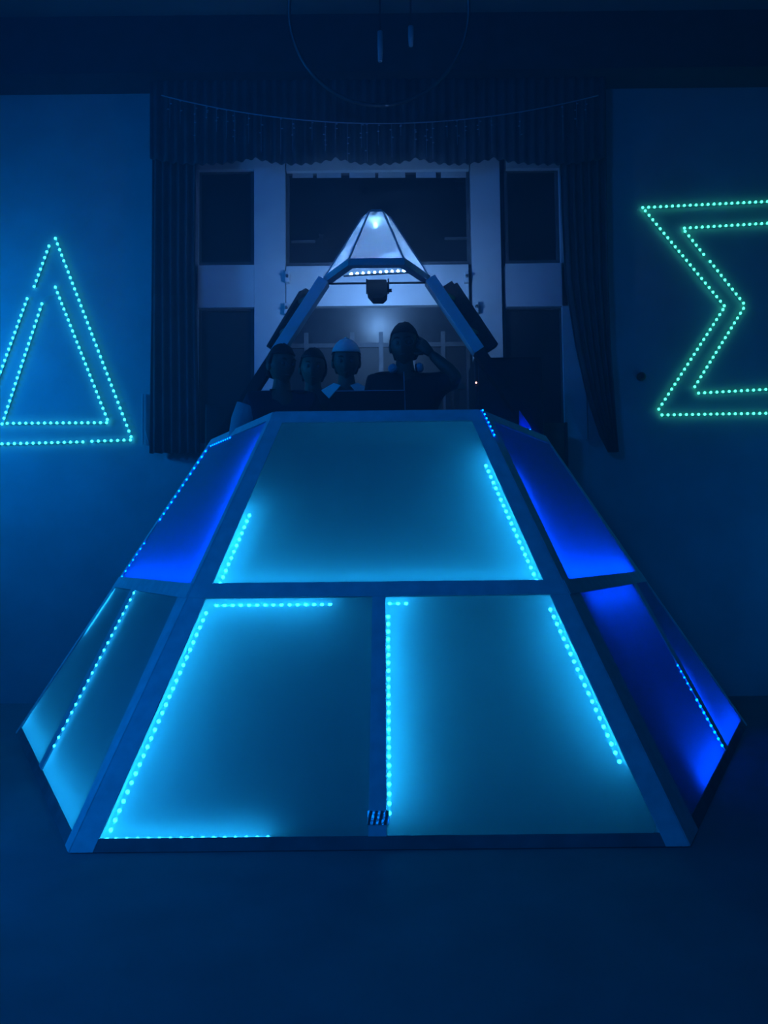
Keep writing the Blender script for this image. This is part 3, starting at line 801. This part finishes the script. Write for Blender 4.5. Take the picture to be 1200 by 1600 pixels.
def person(head_px, Y, label, shirt, arms, head_rot=(0, 0, 0), face=0.0, zfeet=.80, hair=True, group=None):
    hc_ = unp(*head_px, Y)                      # centre of the head
    Hh = hc_.z - zfeet
    k = (Hh) / 1.63                              # head centre of a 1.75 m person
    base = V((hc_.x, Y, zfeet))
    t = thing('person', base, label, 'person', group)
    Rz_ = Matrix.Rotation(face, 3, 'Z')
    L = lambda x, y, z: Rz_ @ V((x * k, y * k, z * k))
    hrot = Euler((head_rot[0], head_rot[1], head_rot[2] + face)).to_matrix()
    hs = 1.07 * k
    vs = []; ed = []; ra = []
    def add(p, r, par=None):
        vs.append(tuple(p)); ra.append(tuple(x * k for x in r) if isinstance(r, tuple) else r * k)
        if par is not None: ed.append((par, len(vs) - 1))
        return len(vs) - 1
    pel = add(L(0, .02, .95), (.155, .115)); sp_ = add(L(0, .02, 1.12), (.145, .105), pel); ch = add(L(0, .02, 1.30), (.165, .115), sp_)
    nb = add(L(0, .025, 1.44), (.085, .075), ch); nk = add(L(0, .01, 1.52), .055, nb); hd = add(L(0, .0, 1.60), .05, nk)
    wr = []
    for s, (el, wrist) in zip((-1, 1), arms):
        sh = add(L(s * .185, .025, 1.40), .062, ch)
        e_ = add(L(*el), .043, sh); m_ = add(L(*[(a * .55 + b * .45) for a, b in zip(el, wrist)]), .040, e_); w_ = add(L(*wrist), .027, m_)
        wr.append((L(*el), L(*wrist)))
    for s in (-1, 1):
        hp = add(L(s * .095, .02, .88), .088, pel); kn = add(L(s * .10, .0, .50), .062, hp); an = add(L(s * .10, .03, .085), .042, kn); add(L(s * .115, -.13, .035), (.04, .032), an)
    me = skin_mesh('body', vs, ed, ra, pel, 2)
    bm = bmesh.new(); bm.from_mesh(me)
    head_bm(bm, L(0, 0, 1.63), hrot, hs)
    for i, (el, w_) in enumerate(wr):
        d = w_ - el
        up = V((0, -1, .3)) if i == 0 else V((0, -1, .2))
        if abs(d.normalized().dot(up.normalized())) > .9: up = V((0, 0, 1))
        hand_bm(bm, w_, d, up, .98 * k)
    bmesh.ops.recalc_face_normals(bm, faces=bm.faces); bm.to_mesh(me); bm.free()
    bo = link('body', me, M['skin'], t, True)
    # shirt: torso and sleeves slightly larger than the body
    vs2 = []; ed2 = []; ra2 = []
    def add2(p, r, par=None):
        vs2.append(tuple(p)); ra2.append(tuple(x * k for x in r) if isinstance(r, tuple) else r * k)
        if par is not None: ed2.append((par, len(vs2) - 1))
        return len(vs2) - 1
    a0 = add2(L(0, .02, .90), (.175, .135)); a1 = add2(L(0, .02, 1.12), (.168, .128), a0); a2 = add2(L(0, .02, 1.30), (.185, .135), a1); a3 = add2(L(0, .03, 1.435), (.10, .09), a2); add2(L(0, .028, 1.475), (.075, .07), a3)
    for s, (el, wrist) in zip((-1, 1), arms):
        s_ = add2(L(s * .185, .025, 1.405), .080, a2); e_ = add2(L(*[a * .35 + b * .65 for a, b in zip((s * .185, .025, 1.405), el)]), .067, s_); add2(L(*[a * .12 + b * .88 for a, b in zip((s * .185, .025, 1.405), el)]), .064, e_)
    so = link('shirt', skin_mesh('shirt', vs2, ed2, ra2, a0, 2), shirt, t, True)
    # trousers
    vs2.clear(); ed2.clear(); ra2.clear()
    a0 = add2(L(0, .02, .95), (.165, .125))
    for s in (-1, 1):
        a1 = add2(L(s * .095, .02, .86), .102, a0); a2 = add2(L(s * .10, .0, .50), .078, a1); add2(L(s * .10, .03, .10), .062, a2)
    link('trousers', skin_mesh('trousers', vs2, ed2, ra2, a0, 1), M['denim'], t, True)
    hcL = L(0, 0, 1.63)
    for s in (-1, 1):
        m = MB(); m.ball((0, 0, 0), .0125, 10, 8); me = m.mesh('eye')
        o = link('eye', me, M['eye'], t, True); o.location = hcL + hrot @ (V((s * .032, -.083, .006)) * hs)
        m = MB(); m.tube([(-.018, 0, 0), (0, -.003, .004), (.018, 0, -.001)], [.003, .0045, .003], 6)
        o = link('eyebrow', m.mesh('eyebrow'), M['hair'], t); o.matrix_local = Matrix.Translation(hcL + hrot @ (V((s * .032, -.094, .030)) * hs)) @ hrot.to_4x4()
    m = MB(); m.tube([(-.022, .006, 0), (-.01, -.001, .002), (0, -.003, 0), (.01, -.001, .002), (.022, .006, 0)], [.003, .006, .006, .006, .003], 6)
    o = link('mouth', m.mesh('mouth'), M['lip'], t, True); o.matrix_local = Matrix.Translation(hcL + hrot @ (V((0, -.098, -.062)) * hs)) @ hrot.to_4x4()
    if hair:
        bm = bmesh.new(); r = bmesh.ops.create_uvsphere(bm, u_segments=28, v_segments=20, radius=1)
        rnd = random.Random(int(head_px[0]))
        for v in r['verts']:
            x, y, z = v.co
            f = 1 + .03 * math.sin(x * 23 + rnd.random() * .6) * math.cos(z * 19) + rnd.uniform(-.015, .015)
            v.co = V((x * .087 * f, y * .106 * f + .008, z * .128 * f + .006))
        bmesh.ops.delete(bm, geom=[v for v in bm.verts if (v.co.y < -.02 and v.co.z < .058) or v.co.z < -.06 - max(0, v.co.y) * .3 or (v.co.y < .03 and v.co.z < -.005)], context='VERTS')
        me = bpy.data.meshes.new('hair'); bm.to_mesh(me); bm.free()
        o = link('hair', me, M['hair'], t, True); o.matrix_local = Matrix.Translation(hcL) @ hrot.to_4x4() @ Matrix.Scale(hs, 4)
        sd = o.modifiers.new('solid', 'SOLIDIFY'); sd.thickness = .014; sd.offset = -1
    return t, base, L, hrot, k

down = ((-.27, .04, 1.12), (-.22, -.20, 1.02)); downr = ((.27, .04, 1.12), (.22, -.20, 1.02))
t1, base1, L1, hrot1, k1 = person((440, 572), 5.22, 'person with dark hair and one sleeve painted pale as lit at the left end of the booth', M['shirt_navy'], (down, downr), (.12, 0, .45), .15)
m = MB(); m.tube([L1(-.205, .03, 1.37), L1(-.24, .035, 1.28), L1(-.268, .04, 1.14), L1(-.262, .02, 1.10)], [.082 * k1, .080 * k1, .072 * k1, .068 * k1], 16)
m.build('sleeve', M['shirt_pale'], None, True).parent = t1  # light on a pale shirt's arm, put into the colour of this sleeve
person((489, 577), 5.82, 'person with dark hair in dark shirt left of the white cap', M['shirt_navy'], (down, downr), (.1, .05, .1), 0)
t, base, L, hrot, k = person((541, 566), 5.50, 'person wearing a white cap and white collar behind the laptop', M['shirt_black'], (((-.205, .06, 1.12), (-.12, -.18, 1.03)), ((.205, .06, 1.12), (.12, -.18, 1.03))), (.22, 0, .05), 0)
# white cap worn back to front: crown, band, brim behind
cp = MB(); prof = []
hcL = L(0, 0, 1.63)
bm = bmesh.new(); r = bmesh.ops.create_uvsphere(bm, u_segments=24, v_segments=16, radius=1)
for v in r['verts']: v.co = V((v.co.x * .093, v.co.y * .110 + .004, v.co.z * .128 + .012))
bmesh.ops.delete(bm, geom=[v for v in bm.verts if v.co.z < .045], context='VERTS')
me = bpy.data.meshes.new('cap'); bm.to_mesh(me); bm.free()
o = link('cap', me, M['white_cloth'], t, True); o.matrix_local = Matrix.Translation(hcL) @ hrot.to_4x4() @ Matrix.Scale(1.07 * k, 4)
sd = o.modifiers.new('solid', 'SOLIDIFY'); sd.thickness = .006
m = MB(); aa = [R(a) for a in range(20, 161, 10)]
m.hexa([(math.cos(a) * .09, math.sin(a) * .10 + .02, .05) for a in aa] , [(math.cos(a) * .09, math.sin(a) * .10 + .02, .056) for a in aa])
m2 = MB(); inn = [V((math.cos(a) * .088, math.sin(a) * .105, .055)) for a in aa]; outr = [V((math.cos(a) * .095, math.sin(a) * .105 + .06 * math.sin(a), .045)) for a in aa]
N = len(aa); m2.add(inn + outr + [p + V((0, 0, .005)) for p in inn + outr], [(i, i + 1, N + i + 1, N + i) for i in range(N - 1)] + [(2 * N + i, 3 * N + i, 3 * N + i + 1, 2 * N + i + 1) for i in range(N - 1)] + [(N + i, N + i + 1, 3 * N + i + 1, 3 * N + i) for i in range(N - 1)])
o2 = link('brim', m2.mesh('brim'), M['white_cloth'], o, True)
m = MB(); m.ball((0, .004, .142), (.010, .010, .006)); link('button', m.mesh('button'), M['white_cloth'], o, True)
for s in (-1, 1):
    m = MB(); pts = [L(s * .03, -.10, 1.455), L(s * .075, -.075, 1.475), L(s * .155, -.055, 1.435), L(s * .10, -.125, 1.37)]
    m.hexa(pts, [p + V((0, -.008, .004)) for p in pts]); m.build('collar_half', M['white_cloth'], None).parent = t
# DJ with raised arm
t4, base4, L4, hrot4, k4 = person((632, 541), 5.20, 'DJ in black shirt with headphones round the neck and a hand raised to the ear', M['shirt_black'],
    (((-.20, .05, 1.13), (-.05, -.22, 1.06)), ((.305, -.10, 1.41), (.145, -.06, 1.575))), (.10, 0, -.12), 0)
m = MB()
for s in (-1, 1):
    m = MB(); pts = [hrot4 @ (V((s * .034 + .026 * math.cos(a), -.108, .006 + .020 * math.sin(a))) * 1.07 * k4) + L4(0, 0, 1.63) for a in [6.28318 * i / 16 for i in range(16)]]
    m.tube(pts, .0025, 5, closed=True); m.build('glasses_rim', M['steel'], None).parent = t4
# headphones round the neck
hpn = thing('headphones', base4 + L4(0, -.02, 1.46), 'pale headphones resting round the neck of the DJ', 'headphones')
w0 = base4 + L4(0, 0, 0)
arc = [base4 + L4(.088 * math.cos(a), .02 + .095 * math.sin(a), 1.485) for a in [R(x) for x in range(-30, 211, 15)]]
MB().tube(arc, .012, 8).build('headband', M['silver'], hpn, True)
for s in (-1, 1):
    c0 = base4 + (L4(-.070, -.120, 1.462) if s < 0 else L4(.075, -.085, 1.478)); d = V((-.35, -1, .35) if s < 0 else (1, -.35, .1)).normalized()
    MB().tube([c0, c0 + d * .022, c0 + d * .034], [.031, .031, .02], 16).build('ear_cup', M['silver'], hpn)
    MB().tube([c0 - d * .014, c0], [.028, .031], 16).build('ear_pad', M['black'], hpn)
p0 = base4 + L4(-.01, -.15, 1.44)
MB().tube([p0, p0 + V((.0, -.04, -.10)), p0 + V((.005, -.045, -.28)), p0 + V((.0, -.05, -.38))], .0035, 5).build('cable', M['silver'], hpn)
